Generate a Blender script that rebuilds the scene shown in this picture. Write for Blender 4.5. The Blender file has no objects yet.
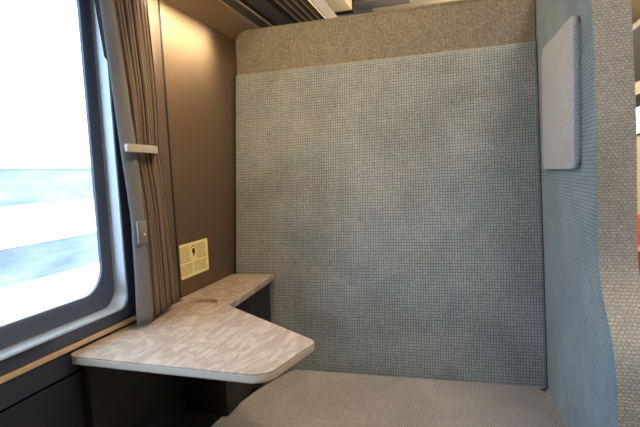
import bpy, bmesh, math, random
from mathutils import Vector, Matrix
random.seed(4)
sc = bpy.context.scene
col = sc.collection

# ------------------------------------------------------------------ helpers
def link(name, bm, mat=None, parent=None, smooth=True, kind=None):
    me = bpy.data.meshes.new(name)
    bmesh.ops.recalc_face_normals(bm, faces=bm.faces)
    uv = bm.loops.layers.uv.verify()
    for f in bm.faces:                                   # box-projected UVs, in metres
        n = f.normal
        ax = max(range(3), key=lambda i: abs(n[i]))
        for l in f.loops:
            c = l.vert.co
            l[uv].uv = ((c.y, c.z), (c.x, c.z), (c.x, c.y))[ax]
        f.smooth = smooth
    bm.to_mesh(me); bm.free()
    o = bpy.data.objects.new(name, me)
    col.objects.link(o)
    if mat: me.materials.append(mat)
    if parent: o.parent = parent
    if kind: o['kind'] = kind
    if smooth:
        for e in me.edges: pass
        try: me.set_sharp_from_angle(angle=math.radians(38))
        except Exception: pass
    return o

def weighted(o):
    m = o.modifiers.new('wn', 'WEIGHTED_NORMAL'); m.keep_sharp = True
    return o

def thing(name, label, cat, loc=(0, 0, 0)):
    o = bpy.data.objects.new(name, None)
    col.objects.link(o); o.location = loc
    o['label'] = label; o['category'] = cat
    return o

def child(name, bm, mat, parent, smooth=True):
    o = link(name, bm, mat, None, smooth)
    o.parent = parent
    o.matrix_parent_inverse = Matrix.Translation(-parent_world(parent))
    return o

def parent_world(p):
    v = Vector(p.location)
    if p.parent: v = Vector(p.location) + parent_world(p.parent) + p.matrix_parent_inverse.translation
    return v

def tag(o, label, cat, group=None):
    o['label'] = label; o['category'] = cat
    if group: o['group'] = group
    return o

def box(bm, x0, x1, y0, y1, z0, z1, bev=0.0, seg=2):
    vs = [bm.verts.new((x, y, z)) for x in (x0, x1) for y in (y0, y1) for z in (z0, z1)]
    fs = [(0, 1, 3, 2), (4, 6, 7, 5), (0, 4, 5, 1), (2, 3, 7, 6), (0, 2, 6, 4), (1, 5, 7, 3)]
    faces = [bm.faces.new([vs[i] for i in f]) for f in fs]
    if bev:
        es = set(e for f in faces for e in f.edges)
        bmesh.ops.bevel(bm, geom=list(es), offset=bev, segments=seg, profile=0.5, affect='EDGES')
    return bm

def fillet(pts, seg=8):
    """pts: (a, b, radius) -> list of 2-D points with rounded corners"""
    out = []
    n = len(pts)
    for i in range(n):
        p0, p1, p2 = (Vector(pts[i - 1][:2]), Vector(pts[i][:2]), Vector(pts[(i + 1) % n][:2]))
        r = pts[i][2]
        if r <= 0: out.append(p1); continue
        a = (p0 - p1).normalized(); b = (p2 - p1).normalized()
        ang = math.acos(max(-1, min(1, a.dot(b))))
        if ang > math.pi - 0.02: out.append(p1); continue
        d = min(r / math.tan(ang / 2), 0.49 * (p0 - p1).length, 0.49 * (p2 - p1).length)
        rr = d * math.tan(ang / 2)
        c = p1 + (a + b).normalized() * (rr / math.sin(ang / 2))
        s = p1 + a * d - c; e = p1 + b * d - c
        tot = s.angle_signed(e)
        for k in range(seg + 1):
            t = -tot * k / seg
            out.append(c + Vector((s.x * math.cos(t) - s.y * math.sin(t), s.x * math.sin(t) + s.y * math.cos(t))))
    return out

def prism(bm, pts, axis, a0, a1, bev=0.0, seg=3):
    """2-D outline extruded along axis (0: pts are y,z  1: x,z  2: x,y); cap rims bevelled"""
    def mk(p, a):
        return {0: (a, p[0], p[1]), 1: (p[0], a, p[1]), 2: (p[0], p[1], a)}[axis]
    lo = [bm.verts.new(mk(p, a0)) for p in pts]
    hi = [bm.verts.new(mk(p, a1)) for p in pts]
    n = len(pts)
    f0 = bm.faces.new(lo); f1 = bm.faces.new(list(reversed(hi)))
    for i in range(n):
        bm.faces.new((lo[i], hi[i], hi[(i + 1) % n], lo[(i + 1) % n]))
    if bev:
        es = list(f0.edges) + list(f1.edges)
        bmesh.ops.bevel(bm, geom=es, offset=bev, segments=seg, profile=0.5, affect='EDGES')
    return bm

def tube(bm, pts, r, seg=8):
    rings = []
    for i, p in enumerate(pts):
        p = Vector(p)
        t = (Vector(pts[min(i + 1, len(pts) - 1)]) - Vector(pts[max(i - 1, 0)])).normalized()
        u = t.cross(Vector((1, 0.13, 0.07))).normalized(); v = t.cross(u)
        rings.append([bm.verts.new(p + (u * math.cos(2 * math.pi * k / seg) + v * math.sin(2 * math.pi * k / seg)) * r) for k in range(seg)])
    for a, b in zip(rings, rings[1:]):
        for k in range(seg):
            bm.faces.new((a[k], a[(k + 1) % seg], b[(k + 1) % seg], b[k]))
    bm.faces.new(rings[0]); bm.faces.new(rings[-1])
    return bm

def rrect(y0, y1, z0, z1, r, seg=8):
    return fillet([(y0, z0, r), (y1, z0, r), (y1, z1, r), (y0, z1, r)], seg)

def ring(bm, loops):
    """loops: list of (outline, x); joined in sequence (same vertex count)"""
    vs = [[bm.verts.new((x, p[0], p[1])) for p in pl] for pl, x in loops]
    n = len(vs[0])
    for a, b in zip(vs, vs[1:]):
        for i in range(n):
            bm.faces.new((a[i], a[(i + 1) % n], b[(i + 1) % n], b[i]))
    return bm

# ------------------------------------------------------------------ materials
def S(r, g, b):      # 0-255 sRGB to linear
    f = lambda c: (c / 255 / 12.92) if c / 255 <= .04045 else ((c / 255 + .055) / 1.055) ** 2.4
    return (f(r), f(g), f(b), 1)

def mat(name, color, rough=.5, metal=0., spec=.5, noise=0.0, nscale=30, bump=0.0, bscale=400):
    m = bpy.data.materials.new(name); m.use_nodes = True
    nt = m.node_tree; N = nt.nodes; L = nt.links
    b = N['Principled BSDF']
    b.inputs['Base Color'].default_value = color
    b.inputs['Roughness'].default_value = rough
    b.inputs['Metallic'].default_value = metal
    b.inputs['Specular IOR Level'].default_value = spec
    tc = N.new('ShaderNodeTexCoord')
    if noise:
        nz = N.new('ShaderNodeTexNoise'); nz.inputs['Scale'].default_value = nscale; nz.inputs['Detail'].default_value = 4
        L.new(tc.outputs['Object'], nz.inputs['Vector'])
        mx = N.new('ShaderNodeMix'); mx.data_type = 'RGBA'
        mx.inputs['A'].default_value = tuple(c * (1 - noise) for c in color[:3]) + (1,)
        mx.inputs['B'].default_value = tuple(min(1, c * (1 + noise)) for c in color[:3]) + (1,)
        L.new(nz.outputs['Fac'], mx.inputs['Factor']); L.new(mx.outputs['Result'], b.inputs['Base Color'])
    if bump:
        nb = N.new('ShaderNodeTexNoise'); nb.inputs['Scale'].default_value = bscale
        L.new(tc.outputs['Object'], nb.inputs['Vector'])
        bp = N.new('ShaderNodeBump'); bp.inputs['Strength'].default_value = bump; bp.inputs['Distance'].default_value = .001
        L.new(nb.outputs['Fac'], bp.inputs['Height']); L.new(bp.outputs['Normal'], b.inputs['Normal'])
    return m

def fabric(name, c1, c2, gap, w=.0062, h=.0070, offset=0.0, mortar=.0011, nap=.22, napscale=9, bump=.6, tint=(.95, .97, 1.0)):
    m = bpy.data.materials.new(name); m.use_nodes = True
    nt = m.node_tree; N = nt.nodes; L = nt.links
    b = N['Principled BSDF']; b.inputs['Roughness'].default_value = .9
    b.inputs['Specular IOR Level'].default_value = .15
    b.inputs['Sheen Weight'].default_value = .25; b.inputs['Sheen Roughness'].default_value = .5
    tc = N.new('ShaderNodeTexCoord')
    # hand-woven irregularity: the grid is nudged by a fine noise
    nj = N.new('ShaderNodeTexNoise'); nj.inputs['Scale'].default_value = 160; nj.inputs['Detail'].default_value = 1
    L.new(tc.outputs['UV'], nj.inputs['Vector'])
    sub = N.new('ShaderNodeVectorMath'); sub.operation = 'SUBTRACT'; sub.inputs[1].default_value = (.5, .5, .5)
    L.new(nj.outputs['Color'], sub.inputs[0])
    scl = N.new('ShaderNodeVectorMath'); scl.operation = 'SCALE'; scl.inputs['Scale'].default_value = .0022
    L.new(sub.outputs[0], scl.inputs[0])
    add = N.new('ShaderNodeVectorMath'); add.operation = 'ADD'
    L.new(tc.outputs['UV'], add.inputs[0]); L.new(scl.outputs[0], add.inputs[1])
    br = N.new('ShaderNodeTexBrick')
    br.offset = offset; br.squash = 1.0
    br.inputs['Color1'].default_value = c1; br.inputs['Color2'].default_value = c2
    br.inputs['Mortar'].default_value = gap
    br.inputs['Scale'].default_value = 1.0
    br.inputs['Mortar Size'].default_value = mortar * 100; br.inputs['Mortar Smooth'].default_value = .6
    br.inputs['Brick Width'].default_value = w * 100; br.inputs['Row Height'].default_value = h * 100
    cm = N.new('ShaderNodeVectorMath'); cm.operation = 'SCALE'; cm.inputs['Scale'].default_value = 100
    L.new(add.outputs[0], cm.inputs[0]); L.new(cm.outputs[0], br.inputs['Vector'])
    # nap: broad brushed patches in the pile
    n1 = N.new('ShaderNodeTexNoise'); n1.inputs['Scale'].default_value = napscale; n1.inputs['Detail'].default_value = 5
    n1.inputs['Roughness'].default_value = .62; n1.inputs['Distortion'].default_value = .4
    L.new(tc.outputs['Object'], n1.inputs['Vector'])
    mr = N.new('ShaderNodeMapRange'); mr.inputs['From Min'].default_value = .3; mr.inputs['From Max'].default_value = .7
    mr.inputs['To Min'].default_value = 1 - nap; mr.inputs['To Max'].default_value = 1 + nap * .6
    L.new(n1.outputs['Fac'], mr.inputs['Value'])
    # fine fibre speckle
    n2 = N.new('ShaderNodeTexNoise'); n2.inputs['Scale'].default_value = 420; n2.inputs['Detail'].default_value = 2
    L.new(tc.outputs['Object'], n2.inputs['Vector'])
    mr2 = N.new('ShaderNodeMapRange'); mr2.inputs['From Min'].default_value = .25; mr2.inputs['From Max'].default_value = .75
    mr2.inputs['To Min'].default_value = .72; mr2.inputs['To Max'].default_value = 1.28
    L.new(n2.outputs['Fac'], mr2.inputs['Value'])
    mul = N.new('ShaderNodeMath'); mul.operation = 'MULTIPLY'
    L.new(mr.outputs[0], mul.inputs[0]); L.new(mr2.outputs[0], mul.inputs[1])
    sv = N.new('ShaderNodeVectorMath'); sv.operation = 'SCALE'
    L.new(br.outputs['Color'], sv.inputs[0]); L.new(mul.outputs[0], sv.inputs['Scale'])
    # brushed-down pile shows its bluer side
    mt = N.new('ShaderNodeMapRange'); mt.inputs['From Min'].default_value = .42; mt.inputs['From Max'].default_value = .62
    n4 = N.new('ShaderNodeTexNoise'); n4.inputs['Scale'].default_value = napscale * .8; n4.inputs['Detail'].default_value = 6
    n4.inputs['Roughness'].default_value = .65; n4.inputs['Distortion'].default_value = .8
    L.new(tc.outputs['Object'], n4.inputs['Vector']); L.new(n4.outputs['Fac'], mt.inputs['Value'])
    tm = N.new('ShaderNodeMix'); tm.data_type = 'RGBA'
    tm.inputs['A'].default_value = (1, 1, 1, 1); tm.inputs['B'].default_value = tint + (1,)
    L.new(mt.outputs[0], tm.inputs['Factor'])
    tv = N.new('ShaderNodeVectorMath'); tv.operation = 'MULTIPLY'
    L.new(sv.outputs[0], tv.inputs[0]); L.new(tm.outputs['Result'], tv.inputs[1])
    L.new(tv.outputs[0], b.inputs['Base Color'])
    inv = N.new('ShaderNodeMath'); inv.operation = 'SUBTRACT'; inv.inputs[0].default_value = 1
    L.new(br.outputs['Fac'], inv.inputs[1])
    bp = N.new('ShaderNodeBump'); bp.inputs['Strength'].default_value = bump; bp.inputs['Distance'].default_value = .0012
    L.new(inv.outputs[0], bp.inputs['Height']); L.new(bp.outputs['Normal'], b.inputs['Normal'])
    return m

def wood(name, ca, cb, cc, rough=.26):
    m = bpy.data.materials.new(name); m.use_nodes = True
    nt = m.node_tree; N = nt.nodes; L = nt.links
    b = N['Principled BSDF']; b.inputs['Roughness'].default_value = rough
    tc = N.new('ShaderNodeTexCoord')
    mp = N.new('ShaderNodeMapping'); mp.inputs['Scale'].default_value = (3.2, 1.5, 1); mp.inputs['Rotation'].default_value = (0, 0, .5)
    L.new(tc.outputs['Object'], mp.inputs['Vector'])
    n0 = N.new('ShaderNodeTexNoise'); n0.inputs['Scale'].default_value = 4.2; n0.inputs['Detail'].default_value = 3; n0.inputs['Distortion'].default_value = 1.6
    L.new(mp.outputs[0], n0.inputs['Vector'])
    k = N.new('ShaderNodeMath'); k.operation = 'MULTIPLY'; k.inputs[1].default_value = 32
    L.new(n0.outputs['Fac'], k.inputs[0])
    fr = N.new('ShaderNodeMath'); fr.operation = 'SINE'; L.new(k.outputs[0], fr.inputs[0])
    n3 = N.new('ShaderNodeTexNoise'); n3.inputs['Scale'].default_value = 90; n3.inputs['Detail'].default_value = 4
    mp2 = N.new('ShaderNodeMapping'); mp2.inputs['Scale'].default_value = (1.6, .25, 1); mp2.inputs['Rotation'].default_value = (0, 0, .35)
    L.new(tc.outputs['Object'], mp2.inputs['Vector']); L.new(mp2.outputs[0], n3.inputs['Vector'])
    ad = N.new('ShaderNodeMath'); ad.operation = 'MULTIPLY_ADD'; ad.inputs[1].default_value = .16; 
    L.new(fr.outputs[0], ad.inputs[0]); L.new(n3.outputs['Fac'], ad.inputs[2])
    cr = N.new('ShaderNodeValToRGB'); L.new(ad.outputs[0], cr.inputs['Fac'])
    e = cr.color_ramp.elements
    e[0].position = .3; e[0].color = ca; e[1].position = .72; e[1].color = cc
    x = e.new(.5); x.color = cb
    L.new(cr.outputs['Color'], b.inputs['Base Color'])
    return m

M = {}
M['back'] = fabric('seat_weave', S(154, 162, 168), S(142, 151, 158), S(102, 111, 119), nap=.22, napscale=8, tint=(.88, .96, 1.0))
M['wing'] = fabric('wing_weave', S(148, 168, 180), S(134, 155, 169), S(88, 112, 128), offset=.5, w=.0064, h=.0058, mortar=.0012, nap=.22, tint=(.70, .90, 1.0))
M['head'] = fabric('head_weave', S(156, 152, 142), S(130, 127, 118), S(96, 94, 88), w=.004, h=.0045, mortar=.0007, nap=.12, napscale=40)
M['cush'] = fabric('cushion_weave', S(178, 175, 174), S(165, 163, 163), S(144, 143, 144), w=.0055, h=.0055, nap=.2, napscale=6)
M['pad'] = fabric('pad_weave', S(184, 190, 199), S(178, 184, 194), S(164, 171, 181), offset=.5, w=.0045, h=.0048, nap=.06)
M['piping'] = mat('piping_fabric', S(136, 138, 136), .9, noise=.3, nscale=300)
M['bronze'] = mat('bronze_panel', S(116, 97, 78), .42, .55, noise=.06, nscale=4)
M['bronze_light'] = mat('bronze_trim', S(116, 100, 88), .4, .5, noise=.05, nscale=5)
M['slate'] = mat('slate_panel', S(46, 54, 74), .5, .1, noise=.06, nscale=6)
M['slate_low'] = mat('slate_lower_panel', S(30, 34, 48), .6, 0, noise=.08, nscale=8)
M['surround'] = mat('window_surround', S(70, 84, 110), .42, .2, noise=.05, nscale=9)
M['silver'] = mat('brushed_aluminium', S(186, 203, 224), .35, .35, noise=.05, nscale=60)
M['gasket'] = mat('dark_rubber', S(66, 80, 106), .45, noise=.1, nscale=50)
M['black'] = mat('black_rubber', S(18, 18, 20), .6, noise=.1, nscale=50)
M['curtain'] = mat('curtain_cloth', S(108, 94, 86), .85, noise=.12, nscale=300, bump=.3)
M['gap_shade'] = mat('curtain_gap_shade', S(44, 37, 34), .9, noise=.1, nscale=200)  # shade between the curtain folds, put into the colour
M['curtain_edge'] = mat('curtain_edge_cloth', S(108, 110, 118), .8, noise=.08, nscale=250, bump=.2)
M['patch'] = mat('grey_patch', S(112, 114, 118), .5, noise=.1, nscale=80)
M['clip'] = mat('clip_plastic', S(176, 172, 166), .4, noise=.04, nscale=60)
M['wood'] = wood('table_laminate', S(156, 143, 133), S(165, 152, 142), S(178, 166, 156))
M['edge'] = mat('table_edge_band', S(184, 178, 172), .4, noise=.1, nscale=90)
M['stripe'] = mat('wood_sill_strip', S(196, 172, 148), .4, noise=.12, nscale=60)
M['cab'] = mat('dark_brown_panel', S(24, 20, 19), .5, noise=.1, nscale=12)
M['paper'] = mat('sticker_paper', S(232, 220, 160), .5, noise=.03, nscale=40)
M['ink'] = mat('sticker_ink', S(30, 24, 20), .6, noise=.1, nscale=200)
M['ink_faint'] = mat('sticker_small_print', S(150, 136, 92), .6, noise=.15, nscale=300)
M['soffit'] = mat('soffit_paint', S(122, 102, 80), .5, .1, noise=.04, nscale=5)
M['rack_dark'] = mat('rack_dark_metal', S(38, 38, 42), .35, .4, noise=.08, nscale=20)
M['rack_mid'] = mat('rack_grey_panel', S(84, 83, 86), .45, .3, noise=.05, nscale=12)
M['rack_lip'] = mat('rack_lip', S(206, 190, 164), .35, .4, noise=.04, nscale=12)
M['cream'] = mat('cream_panel', S(232, 220, 196), .55, noise=.03, nscale=5)
M['grey_panel'] = mat('ceiling_grey', S(112, 109, 112), .5, noise=.04, nscale=9)
M['floor'] = mat('floor_carpet', S(78, 74, 70), .95, noise=.35, nscale=90, bump=.5)
M['orange'] = mat('orange_leather', S(188, 92, 40), .55, noise=.1, nscale=30)
M['concrete'] = mat('white_concrete', S(238, 238, 236), .8, noise=.04, nscale=.7)
M['ground'] = mat('track_gravel', S(150, 148, 142), .9, noise=.3, nscale=4)

def glazed(name):
    m = bpy.data.materials.new(name); m.use_nodes = True
    nt = m.node_tree; N = nt.nodes; L = nt.links
    b = N['Principled BSDF']; b.inputs['Roughness'].default_value = .35
    tc = N.new('ShaderNodeTexCoord'); mp = N.new('ShaderNodeMapping'); mp.inputs['Scale'].default_value = (1, .35, 1.6)
    L.new(tc.outputs['Object'], mp.inputs['Vector'])
    nz = N.new('ShaderNodeTexNoise'); nz.inputs['Scale'].default_value = 1.3; nz.inputs['Detail'].default_value = 3
    L.new(mp.outputs[0], nz.inputs['Vector'])
    cr = N.new('ShaderNodeValToRGB'); L.new(nz.outputs['Fac'], cr.inputs['Fac'])
    cr.color_ramp.elements[0].position = .36; cr.color_ramp.elements[0].color = S(98, 106, 111)
    cr.color_ramp.elements[1].position = .62; cr.color_ramp.elements[1].color = S(140, 146, 149)
    L.new(cr.outputs['Color'], b.inputs['Base Color'])
    return m
M['glazed'] = glazed('hazy_glazing')

def glass(name):
    m = bpy.data.materials.new(name); m.use_nodes = True
    nt = m.node_tree; N = nt.nodes; L = nt.links
    N.remove(N['Principled BSDF'])
    t = N.new('ShaderNodeBsdfTransparent'); t.inputs['Color'].default_value = (.95, .97, .98, 1)
    g = N.new('ShaderNodeBsdfGlossy'); g.inputs['Roughness'].default_value = .01
    lw = N.new('ShaderNodeLayerWeight'); lw.inputs['Blend'].default_value = .5
    fr = N.new('ShaderNodeMath'); fr.operation = 'POWER'; fr.inputs[1].default_value = 5.0
    L.new(lw.outputs['Facing'], fr.inputs[0])
    mx = N.new('ShaderNodeMixShader')
    L.new(fr.outputs[0], mx.inputs[0]); L.new(t.outputs[0], mx.inputs[1]); L.new(g.outputs[0], mx.inputs[2])
    L.new(mx.outputs[0], N['Material Output'].inputs['Surface'])
    return m
M['glass'] = glass('window_glass')

# ------------------------------------------------------------------ camera (pose solved from the vanishing points)
cam_d = bpy.data.cameras.new('camera'); cam = bpy.data.objects.new('camera', cam_d); col.objects.link(cam)
F = 486.0
def nrm(v): return v.normalized()
Yc = nrm(Vector((462 - 320, 213.5 - 166, F)))
Xc = -nrm(Vector((-1352 - 320, 213.5 - 254, F)))
Xc = nrm(Xc - Yc * Xc.dot(Yc))
Zc = Xc.cross(Yc)
if Zc.y < 0: Zc = -Zc
R3 = Matrix((Xc, Yc, Zc))           # camera (right, up, forward) -> world
cr_, cu_, cf_ = R3.col[0], R3.col[1], R3.col[2]
mw = Matrix(((cr_.x, cu_.x, -cf_.x, .585), (cr_.y, cu_.y, -cf_.y, 0), (cr_.z, cu_.z, -cf_.z, .94), (0, 0, 0, 1)))
cam.matrix_world = mw
cam_d.sensor_width = 36; cam_d.lens = F / 640 * 36; cam_d.clip_start = .02
sc.camera = cam

# ------------------------------------------------------------------ setting: the carriage
YB, YF = -1.3, 5.6
WY0, WY1, WZ0, WZ1 = -.36, .680, .757, 1.275        # glass opening

bm = bmesh.new(); box(bm, -.1, 2.1, YB, YF, -.06, 0)
link('floor', bm, M['floor'], smooth=False, kind='structure')
bm = bmesh.new(); box(bm, -.1, 2.1, YB, YF, 2.1, 2.16)
link('ceiling', bm, M['cream'], smooth=False, kind='structure')
bm = bmesh.new(); box(bm, -.1, 2.1, YB - .06, YB, 0, 2.1)
link('wall_back', bm, M['cream'], smooth=False, kind='structure')
bm = bmesh.new(); box(bm, -.1, 2.1, YF, YF + .06, 0, 2.1)
link('wall_front', bm, M['cream'], smooth=False, kind='structure')

# wall_left: outer skin with a rectangular opening for the window
bm = bmesh.new()
oy0, oy1, oz0, oz1 = WY0 - .02, WY1 + .02, WZ0 - .02, WZ1 + .02
box(bm, -.030, -.014, YB, YF, 0, oz0); box(bm, -.030, -.014, YB, YF, oz1, 2.1)
box(bm, -.030, -.014, YB, oy0, oz0, oz1); box(bm, -.030, -.014, oy1, YF, oz0, oz1)
link('wall_left', bm, M['slate'], smooth=False, kind='structure')

# window_1: pane, rubber gasket, silver frame, painted surround
def window_parts():
    g_in = rrect(WY0, WY1, WZ0, WZ1, .045); g_out = rrect(WY0 - .026, WY1 + .016, WZ0 - .024, WZ1 + .024, .032)
    b_out = rrect(WY0 - .030, WY1 + .023, WZ0 - .029, WZ1 + .026, .030)
    s_in = b_out; s_out = rrect(WY0 - .058, WY1 + .029, WZ0 - .033, WZ1 + .036, .022)
    d_out = rrect(WY0 - .16, WY1 + .143, WZ0 - .0595, WZ1 + .039, .004)
    bm = bmesh.new(); ring(bm, [(d_out, -.014), (d_out, .003), (s_out, .013), (s_out, -.012)])
    w = link('window_1', bm, M['surround'], kind='structure')
    bm = bmesh.new()
    bm.faces.new([bm.verts.new((-.0115, p[0], p[1])) for p in rrect(WY0 - .01, WY1 + .01, WZ0 - .01, WZ1 + .01, .045)])
    p = link('pane', bm, M['glass'], w, smooth=False)
    bm = bmesh.new(); ring(bm, [(g_in, -.013), (g_in, -.008), (rrect(WY0 - .003, WY1 + .003, WZ0 - .003, WZ1 + .003, .043), -.006), (g_out, -.003), (b_out, -.006), (b_out, -.01)])
    link('gasket', bm, M['gasket'], w)
    bm = bmesh.new()
    s2 = rrect(WY0 - .061, WY1 + .032, WZ0 - .036, WZ1 + .039, .022)
    ring(bm, [(s_in, -.014), (s_out, .0135), (s2, .0145), (s2, .010)])
    f = link('frame', bm, M['silver'], w, smooth=False)
    return w
window_parts()

# sill strip, lower wall panel with its seam
bm = bmesh.new(); box(bm, -.015, .006, YB, .86, .6875, .6955, .001)
link('trim_1', bm, M['stripe'], smooth=False, kind='structure')
bm = bmesh.new(); box(bm, -.015, .003, YB, .86, .652, .6865, .001)
link('trim_2', bm, M['slate'], smooth=False, kind='structure')
bm = bmesh.new(); box(bm, -.015, .003, YB, .66, .02, .648, .001); box(bm, -.015, .003, .664, 1.3, .02, .648, .001)
link('trim_3', bm, M['slate_low'], smooth=False, kind='structure')

# pillar strip behind the curtain and bronze panel beside the seat
bm = bmesh.new(); box(bm, -.015, .003, .832, .888, .66, 1.318, .002)
link('trim_4', bm, M['bronze_light'], kind='structure')
bm = bmesh.new(); box(bm, -.015, -.006, .909, 1.3, .66, 1.318, .003)
link('trim_5', bm, M['bronze'], kind='structure')
bm = bmesh.new(); box(bm, -.015, -.007, .886, .909, .66, 1.318, .001)
link('trim_10', bm, M['black'], smooth=False, kind='structure')
# sloping soffit above the wall panel
bm = bmesh.new()
prism(bm, [(-.014, 1.319), (-.006, 1.315), (.033, 1.360), (.035, 1.364), (.032, 1.385), (-.014, 1.385)], 1, YB, YF)
link('trim_6', bm, M['soffit'], smooth=False, kind='structure')

# grey duct cover and slot on the ceiling
bm = bmesh.new(); box(bm, -.014, .104, YB, 2.33, 1.70, 1.80, .003)
link('trim_8', bm, M['cream'], smooth=False, kind='structure')
bm = bmesh.new(); box(bm, -.014, .108, 2.331, 2.37, 1.695, 1.80, .003)
link('trim_9', bm, M['black'], smooth=False, kind='structure')
bm = bmesh.new(); box(bm, .052, .36, 1.9, 2.465, 1.785, 2.1, .006); box(bm, .045, .355, 2.47, 2.59, 1.775, 2.1, .006)
link('trim_7', bm, M['grey_panel'], kind='structure')

# luggage rack: graded underside of slats running along the carriage
rk = thing('luggage_rack', 'dark ribbed metal luggage rack running along the wall above the seat back', 'luggage rack', (.1, 0, 1.37))
def rail(name, x0, x1, z0, z1, t, m):
    bm = bmesh.new()
    prism(bm, [(x0, z0), (x1, z1), (x1, z1 + t), (x0, z0 + t)], 1, YB + .02, 4.6)
    return child(name, bm, m, rk, smooth=False)
def zr(x): return 1.350 + .36 * x
def bar_(name, x0, x1, m, t=.004, d=0): rail(name, x0, x1, zr(x0) + d, zr(x1) + d, t, m)
bar_('edge_lip', .0355, .0385, M['rack_lip'])
bar_('grey_panel', .039, .060, M['rack_mid'])
bar_('edge_lip', .0605, .0632, M['rack_lip'])
bar_('dark_panel', .0765, .108, M['rack_mid'])
for k in range(4):
    xa = .1245 + k * .0155
    bar_('slat', xa, xa + .0035, M['rack_lip']); bar_('slat', xa + .0035, xa + .0095, M['rack_mid'])
bar_('edge_lip', .184, .1875, M['rack_lip'])
bar_('tray', .034, .186, M['rack_dark'], .003, .006)
bm = bmesh.new(); prism(bm, [(.186, 1.422), (.189, 1.422), (.194, 1.462), (.191, 1.462)], 1, YB + .02, 4.6)
child('fascia', bm, M['grey_panel'], rk, smooth=False)

# aisle side, seen through the gap beside the wing: wall, window, rack, orange seat
bm = bmesh.new()
box(bm, 2.03, 2.1, YB, YF, 0, 1.13); box(bm, 2.03, 2.1, YB, YF, 1.47, 2.1)
box(bm, 2.03, 2.1, YB, 3.2, 1.13, 1.47); box(bm, 2.03, 2.1, 5.2, YF, 1.13, 1.47)
link('wall_right', bm, M['cream'], smooth=False, kind='structure')
bm = bmesh.new()
ring(bm, [(rrect(3.2, 5.2, 1.13, 1.47, .01), 2.06), (rrect(3.2, 5.2, 1.13, 1.47, .01), 2.02), (rrect(3.24, 5.16, 1.145, 1.37, .03), 2.02), (rrect(3.24, 5.16, 1.145, 1.37, .03), 2.06)])
w2 = link('window_2', bm, M['black'], kind='structure')
bm = bmesh.new(); bm.faces.new([bm.verts.new((2.05, p[0], p[1])) for p in rrect(3.22, 5.18, 1.135, 1.40, .03)])
link('pane', bm, M['glass'], w2, smooth=False)
bm = bmesh.new(); prism(bm, [(1.72, 1.80), (2.03, 1.58), (2.03, 1.62), (1.72, 1.84)], 1, YB + .02, YF - .02, .004, 1)
link('aisle_rack', bm, M['grey_panel'], smooth=False, kind='structure')  # sloping luggage rack on the opposite wall

os_ = thing('orange_seat', 'orange brown leather seat across the aisle, behind the fabric wing', 'seat', (1.55, 2.4, 0))
bm = bmesh.new(); prism(bm, fillet([(2.13, .30, .03), (2.62, .28, .02), (2.62, .44, .03), (2.13, .45, .05)]), 0, 1.29, 1.75, .015)
child('seat_cushion', bm, M['orange'], os_)
bm = bmesh.new(); prism(bm, fillet([(2.56, .40, .03), (2.66, .40, .02), (2.78, .66, .04), (2.68, .67, .04)]), 0, 1.29, 1.75, .015)
child('backrest', bm, M['orange'], os_)
bm = bmesh.new(); prism(bm, fillet([(2.10, .10, .02), (2.20, .10, .02), (2.22, .52, .03), (2.66, .54, .03), (2.66, .58, .02), (2.10, .575, .03)]), 0, 1.24, 1.28, .008)
child('armrest', bm, M['orange'], os_)
bm = bmesh.new(); box(bm, 1.30, 1.74, 2.2, 2.6, 0, .29, .01)
child('base', bm, M['black'], os_)

# ------------------------------------------------------------------ box seat
seat = thing('box_seat', 'high-backed compartment seat in blue-grey woven fabric with a side wing', 'seat', (.45, .9, 0))
DZ = (1.216 - .445); DYb = (1.235 - 1.13) / DZ
def by(z): return 1.13 + (z - .445) * DYb

# backrest: lightly crowned slab, front surface gridded so it can bulge
def backrest():
    bm = bmesh.new()
    x0, x1, z0, z1 = -.004, .7568, .40, 1.218
    E_ = [0, .0012, .003, .006, .010, .016]
    US = E_ + [.016 + .968 * k / 30 for k in range(1, 30)] + [1 - e for e in reversed(E_)]
    VS = [k / 30 * .97 for k in range(30)] + [.97, .984, .99, .994, .997, .9988, 1]
    nx, nz = len(US) - 1, len(VS) - 1
    fr = {}
    for i in range(nx + 1):
        for j in range(nz + 1):
            u, v = US[i], VS[j]
            x = x0 + (x1 - x0) * u; z = z0 + (z1 - z0) * v
            ex = min(u, 1 - u) * (x1 - x0); ev = (1 - v) * (z1 - z0)
            r = .007
            rx = r - math.sqrt(max(0, r * r - max(0, r - ex) ** 2)); r2 = .015; rv = r2 - math.sqrt(max(0, r2 * r2 - max(0, r2 - ev) ** 2))
            crown = .006 * (1 - (2 * u - 1) ** 4) * (1 - (2 * v - 1) ** 4)
            fr[i, j] = bm.verts.new((x, by(z) + max(rx, rv) - crown + .002, z))
    # denser rows near rims come from snapping the first and last cells
    for i in range(nx):
        for j in range(nz):
            bm.faces.new((fr[i, j], fr[i + 1, j], fr[i + 1, j + 1], fr[i, j + 1]))
    edge = [fr[i, 0] for i in range(nx + 1)] + [fr[nx, j] for j in range(1, nz + 1)] + [fr[i, nz] for i in range(nx - 1, -1, -1)] + [fr[0, j] for j in range(nz - 1, 0, -1)]
    bk = [bm.verts.new((v.co.x, by(v.co.z) + .045, v.co.z)) for v in edge]
    n = len(edge)
    for i in range(n):
        bm.faces.new((edge[i], edge[(i + 1) % n], bk[(i + 1) % n], bk[i]))
    bm.faces.new(bk)
    return bm
child('backrest', backrest(), M['back'], seat)
bm = bmesh.new(); tube(bm, [(.000 + (.750) * k / 30, by(1.217) + .013, 1.2160) for k in range(31)], .0024)
child('piping', bm, M['head'], seat)

# upper head panel (the shell standing above the backrest)
bm = bmesh.new()
prism(bm, fillet([(-.005, .35, .01), (.755, .35, .01), (.755, 1.337, .004), (-.005, 1.337, .030)]), 1, 1.256, 1.300, .007)
child('head_panel', bm, M['head'], seat)

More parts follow.
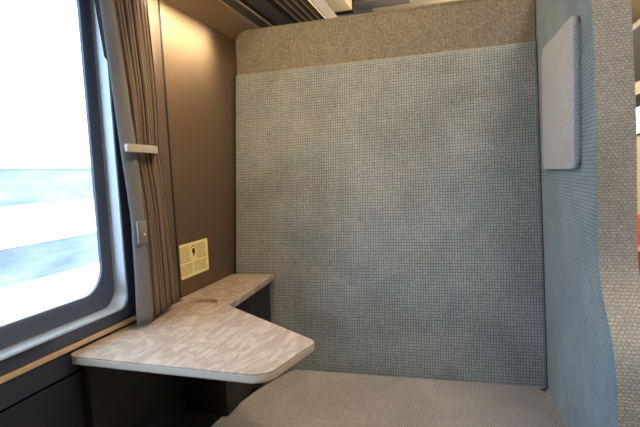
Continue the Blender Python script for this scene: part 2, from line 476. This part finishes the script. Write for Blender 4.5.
# wing: side panel whose front edge swells forward into an arm
wing_pts = fillet([(1.30, .02, .01), (1.30, 1.34, .03), (.79, 1.34, .06), (.748, 1.13, .3), (.727, .99, .4), (.718, .785, .10), (.645, .705, .08), (.634, .64, .08), (.632, .05, .02)], 10)
bm = bmesh.new(); prism(bm, wing_pts, 0, .757, .803, .007, 3)
wing = child('side_wing', bm, M['wing'], seat)
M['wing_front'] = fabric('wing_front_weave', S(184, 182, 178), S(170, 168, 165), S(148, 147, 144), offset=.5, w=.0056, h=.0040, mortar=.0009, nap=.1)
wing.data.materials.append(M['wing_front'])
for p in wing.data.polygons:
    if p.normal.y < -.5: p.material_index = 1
front = [p for p in wing_pts if p.y > .06 and p.x < 1.2]
bm = bmesh.new(); tube(bm, [(.7592, p.x + .0030, p.y) for p in front], .0022, 6); tube(bm, [(.8008, p.x + .0030, p.y) for p in front], .0022, 6)
child('piping', bm, M['piping'], seat)

# headrest pad hung on the inner face of the wing
bm = bmesh.new()
prism(bm, fillet([(.812, .928, .016), (1.108, .925, .016), (1.108, 1.168, .016), (.812, 1.154, .016)]), 0, .7465, .7562, .0035, 3)
pad = child('head_pad', bm, M['pad'], seat)
pad['label'] = 'pale grey headrest pad'

# seat cushion with a curved left edge
def cushion():
    outl = fillet([(.7565, 1.125, .004), (.162, 1.125, .02), (.118, 1.00, .3), (.096, .88, .3), (.082, .70, .2), (.085, .52, .05), (.7565, .52, .03)], 8)
    bm = bmesh.new()
    prism(bm, outl, 2, .28, .446, .022, 5)
    return bm
child('seat_cushion', cushion(), M['cush'], seat)
bm = bmesh.new(); box(bm, .15, .754, .60, 1.12, 0, .279, .01)
child('base', bm, M['cab'], seat)

# ------------------------------------------------------------------ wall table with cabinet
ZT = .685
tb = thing('wall_table', 'wood-grain corner table and narrow shelf fixed under the window beside the seat', 'table', (.08, .85, 0))
def tabletop():
    pts = fillet([(.008, .572, .016), (.338, .555, .030), (.366, .688, .022), (.130, .862, .006), (.114, 1.150, .003), (-.004, 1.150, .002), (-.004, .895, .003), (.0085, .894, .002)], 10)
    bm = bmesh.new()
    prism(bm, pts, 2, ZT - .0125, ZT, .002, 2)
    return bm
top = child('tabletop', tabletop(), M['wood'], tb)
# finger recess cut into the top
cb = bmesh.new()
cyl = [(.064 + .030 * math.cos(a), .882 + .020 * math.sin(a)) for a in [2 * math.pi * k / 40 for k in range(40)]]
M_cut = bpy.data.meshes.new('cut'); prism(cb, cyl, 2, ZT - .006, ZT + .02); bmesh.ops.recalc_face_normals(cb, faces=cb.faces); cb.to_mesh(M_cut); cb.free()
cut = bpy.data.objects.new('cut', M_cut); col.objects.link(cut)
md = top.modifiers.new('recess', 'BOOLEAN'); md.object = cut; md.operation = 'DIFFERENCE'; md.solver = 'EXACT'
bpy.context.view_layer.update()
dg = bpy.context.evaluated_depsgraph_get()
nm = bpy.data.meshes.new_from_object(top.evaluated_get(dg))
top.modifiers.clear(); top.data = nm
bpy.data.objects.remove(cut)
# pale edge band around the free rim
rim = fillet([(.008, .572, .016), (.338, .555, .030), (.366, .688, .022), (.130, .862, .006)], 10)
rim = [p for p in rim]
bm = bmesh.new()
def off(pl, d):
    out = []
    for i, p in enumerate(pl):
        a = pl[max(0, i - 1)]; b = pl[min(len(pl) - 1, i + 1)]
        t = (b - a).normalized(); out.append(Vector((p.x + t.y * d, p.y - t.x * d)))
    return out
for d0 in (0,):
    o1 = off(rim, .0008); i1 = off(rim, -.001)
    lo = [bm.verts.new((p.x, p.y, ZT - .0108)) for p in o1]; hi = [bm.verts.new((p.x, p.y, ZT - .0022)) for p in o1]
    li = [bm.verts.new((p.x, p.y, ZT - .0108)) for p in i1]; hi2 = [bm.verts.new((p.x, p.y, ZT - .0022)) for p in i1]
    for k in range(len(rim) - 1):
        bm.faces.new((lo[k], lo[k + 1], hi[k + 1], hi[k])); bm.faces.new((hi[k], hi[k + 1], hi2[k + 1], hi2[k])); bm.faces.new((li[k], li[k + 1], lo[k + 1], lo[k]))
child('edge_band', bm, M['edge'], tb)
bm = bmesh.new(); box(bm, .010, .109, .868, 1.128, .447, ZT - .0125, .003)
cabn = child('side_cabinet', bm, M['cab'], tb)
bm = bmesh.new()
cyl = [(.945 + .013 * math.cos(a), .648 + .013 * math.sin(a)) for a in [2 * math.pi * k / 24 for k in range(24)]]
prism(bm, cyl, 0, .1085, .1115, .001, 2)
so = link('socket', bm, M['black']); so.parent = cabn
so.matrix_parent_inverse = cabn.matrix_parent_inverse.copy() if False else Matrix.Identity(4)
bm = bmesh.new(); box(bm, .005, .02, .60, .86, .50, ZT - .0125, .002); box(bm, .02, .20, .70, .72, .64, ZT - .0125, .004)
child('bracket', bm, M['black'], tb)

# ------------------------------------------------------------------ curtain
cu = thing('pleated_curtain', 'brown pleated curtain gathered to the side of the window above the table', 'curtain', (.03, .76, .70))
def lerp(a, b, t): return a + (b - a) * t
# z, leading edge y0, strip end y1, pleat end y2
LV = [(.694, .697, .735, .832), (.78, .702, .735, .830), (.88, .704, .734, .822), (1.00, .692, .727, .814), (1.12, .681, .710, .812), (1.24, .669, .693, .808), (1.30, .658, .682, .806)]
def lv(z):
    for a, b in zip(LV, LV[1:]):
        if z <= b[0] + 1e-6:
            t = (z - a[0]) / (b[0] - a[0]); t = max(0, t)
            return [lerp(a[k], b[k], t) for k in (1, 2, 3)]
    return LV[-1][1:]
NP = 14
bm = bmesh.new(); rows = []
zs = [.694 + (1.30 - .694) * k / 34 for k in range(35)]
for z in zs:
    y0, y1, y2 = lv(z); row = []
    squeeze = 1 - .12 * math.exp(-((z - 1.0) / .06) ** 2)
    for k in range(NP * 8 + 1):
        s = k / 8; i0 = int(s); fr_ = k % 8
        deep = fr_ in (5, 6, 7)
        y = lerp(y1 - .002, y2, (i0 + (0, .14, .30, .46, .58, .62, .80, .97)[fr_]) / NP)
        crest = .046 - .010 * s / NP - (.0035 if i0 % 3 == 1 else 0) - (.0015 if i0 % 2 else 0)
        if fr_ in (0, 4): crest -= .0025
        xx = (.010 if deep else crest) * (squeeze if not deep else 1) + .0012 * math.sin(9 * z + 3 * i0)
        row.append(bm.verts.new((xx, y, z + (.006 * (s / NP)) * (1 if z < .7 else 0))))
    rows.append(row)
for a, b in zip(rows, rows[1:]):
    for k in range(len(a) - 1): bm.faces.new((a[k], a[k + 1], b[k + 1], b[k]))
o = child('pleats', bm, M['curtain'], cu); o.data.materials.append(M['gap_shade'])
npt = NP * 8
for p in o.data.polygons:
    if p.index % npt % 8 in (4, 5, 6): p.material_index = 1  # recessed and side faces get the painted gap shade
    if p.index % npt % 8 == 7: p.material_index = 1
sd = o.modifiers.new('solid', 'SOLIDIFY'); sd.thickness = .0012
bm = bmesh.new(); rows = []
for z in zs:
    y0, y1, y2 = lv(z); row = []
    for k in range(9):
        t = k / 8
        row.append((bm.verts.new((.040 + .010 * math.sin(math.pi * t) * .6 + .006 * t, lerp(y0, y1, t), z - .004))))
    rows.append(row)
for a, b in zip(rows, rows[1:]):
    for k in range(8): bm.faces.new((a[k], a[k + 1], b[k + 1], b[k]))
o = child('leading_edge', bm, M['curtain_edge'], cu); sd = o.modifiers.new('solid', 'SOLIDIFY'); sd.thickness = .003
o['label'] = 'flat grey leading edge strip'
bm = bmesh.new(); box(bm, .0475, .0512, .705, .730, .832, .872, .001)
pt = child('magnet_patch', bm, M['patch'], cu)
bm = bmesh.new()
prism(bm, [(.7215 + .0022 * math.cos(a), .848 + .0022 * math.sin(a)) for a in [2 * math.pi * k / 14 for k in range(14)]], 0, .0510, .0522)
st = link('stud', bm, M['paper']); st.parent = pt

bm = bmesh.new()
cl = fillet([(.002, .816, .002), (.002, .804, .002), (.046, .768, .006), (.052, .726, .004), (.052, .684, .004), (.060, .684, .003), (.060, .730, .006), (.053, .776, .008), (.012, .816, .003)], 5)
prism(bm, cl, 2, .990, 1.003, .0015, 2)
o = link('curtain_holder', bm, M['clip'])
tag(o, 'small grey plastic bar holding the pleated curtain to the wall', 'curtain holder')

# ------------------------------------------------------------------ notice sticker
sx = -.0054
ns = thing('notice_sticker', 'pale yellow rectangular notice sticker on the bronze wall above the shelf', 'sign', (sx, .965, .76))
bm = bmesh.new(); prism(bm, rrect(.911, 1.032, .722, .798, .004), 0, sx, sx + .0006)
child('sticker_sheet', bm, M['paper'], ns, smooth=False)
bm = bmesh.new()
def bar(a0, a1, b0, b1): box(bm, sx + .0005, sx + .0008, a0, a1, b0, b1)
for c0, c1, zt, nl in ((.911, .953, .790, 9), (.980, 1.020, .790, 9), (.911, .960, .750, 6), (.966, 1.020, .750, 6)):
    for k in range(nl):
        zz = zt - k * .0040
        if zz < .726: break
        yy = c0
        while yy < c1 - .004:
            l = random.uniform(.004, .014); bar(yy, min(c1, yy + l), zz, zz + .0016); yy += l + .0016
child('small_print', bm, M['ink_faint'], ns, smooth=False)
bm = bmesh.new()
prism(bm, [(.9675 + .0062 * math.cos(a), .778 + .0062 * math.sin(a)) for a in [2 * math.pi * k / 20 for k in range(20)]], 0, sx + .0005, sx + .0010)
prism(bm, [(.9735, .779), (.9728, .772), (.969, .767), (.963, .764), (.966, .769), (.967, .774)], 0, sx + .0005, sx + .0010)
arc = [(.9675 + .011 * math.cos(a), .781 + .010 * math.sin(a)) for a in [math.radians(25 + 130 * k / 12) for k in range(13)]]
arc += [(.9675 + .0095 * math.cos(a), .781 + .0085 * math.sin(a)) for a in [math.radians(155 - 130 * k / 12) for k in range(13)]]
prism(bm, arc, 0, sx + .0005, sx + .0010)
child('black_symbol', bm, M['ink'], ns, smooth=False)

# ------------------------------------------------------------------ outside
bm = bmesh.new(); box(bm, -60, -1.2, -40, 90, -2.2, -2.0)
link('ground', bm, M['ground'], smooth=False, kind='structure')
bd = thing('trackside_building', 'long white building with two hazy glazed bands outside the train window', 'building', (-9, 15, -2))
for nm, z0, z1, m, xx in (('white_band', -2, -1.0, 'concrete', -8), ('glazed_band', -1.0, -.235, 'glazed', -8.1), ('white_band', -.235, .585, 'concrete', -8),
                       ('glazed_band', .585, 1.32, 'glazed', -8.1), ('white_band', 1.32, 2.6, 'concrete', -8), ('white_band', 2.64, 7.5, 'concrete', -8.05)):
    bm = bmesh.new(); box(bm, xx - 3, xx, -12, 60, z0, z1)
    ob = child(nm, bm, M[m], bd, smooth=False)
    if nm == 'glazed_band':
        bm = bmesh.new()
        box(bm, xx, xx + .06, -12, 60, z0, z0 + .035)
        for k in range(6): box(bm, xx, xx + .04, -11 + k * 12, -10.96 + k * 12, z0, z1)
        b2 = link('mullions', bm, M['glazed'], smooth=False); b2.parent = ob

# ------------------------------------------------------------------ light
w = bpy.data.worlds.new('world'); sc.world = w; w.use_nodes = True
nt = w.node_tree; bg = nt.nodes['Background']
sky = nt.nodes.new('ShaderNodeTexSky'); sky.sky_type = 'HOSEK_WILKIE'; sky.turbidity = 8; sky.ground_albedo = .6
sky.sun_direction = (-.2, -.5, .85)
mx = nt.nodes.new('ShaderNodeMix'); mx.data_type = 'RGBA'; mx.inputs['Factor'].default_value = .85
mx.inputs['B'].default_value = (.60, .80, 1.0, 1)
nt.links.new(sky.outputs['Color'], mx.inputs['A']); nt.links.new(mx.outputs['Result'], bg.inputs['Color'])
bg.inputs['Strength'].default_value = 8.2

def area(name, loc, rot, sx_, sy_, power, colr):
    d = bpy.data.lights.new(name, 'AREA'); d.shape = 'RECTANGLE'; d.size = sx_; d.size_y = sy_; d.energy = power; d.color = colr
    o = bpy.data.objects.new(name, d); col.objects.link(o); o.location = loc; o.rotation_euler = rot
    return o
WARM = (1, .78, .50)
area('aisle_ceiling_light', (1.0, .9, 2.06), (0, 0, 0), .22, 3.6, 27, (1, .80, .58))
area('rack_downlight', (.15, .80, 1.398), (math.radians(58), math.radians(-30), 0), .05, .5, 5, (1, .66, .32))
area('aisle_ceiling_light', (1.2, 4.2, 2.06), (0, 0, 0), .22, 2.2, 30, (1, .84, .62))  # second unseen lamp, added to lighten the far aisle wall
area('ceiling_panel_fill', (.42, 1.9, 1.45), (math.pi, math.radians(18), 0), .08, .9, 9, (1, .82, .56))  # unseen fill added behind the seat back to brighten the cream ceiling panel
area('ceiling_fill', (1.0, 2.6, 1.85), (math.pi, 0, 0), .3, 2.5, 30, (1, .84, .6))  # unseen upward fill added to lighten the ceiling, no fitting modelled
l = area('wall_washer', (.085, .95, 1.352), (0, math.radians(42), 0), .010, .32, .9, (1, .86, .60))
l.data.spread = math.radians(50)

sc.view_settings.view_transform = 'Standard'
sc.view_settings.look = 'None'
sc.view_settings.exposure = .12
try: sc.cycles.use_denoising = True
except Exception: pass
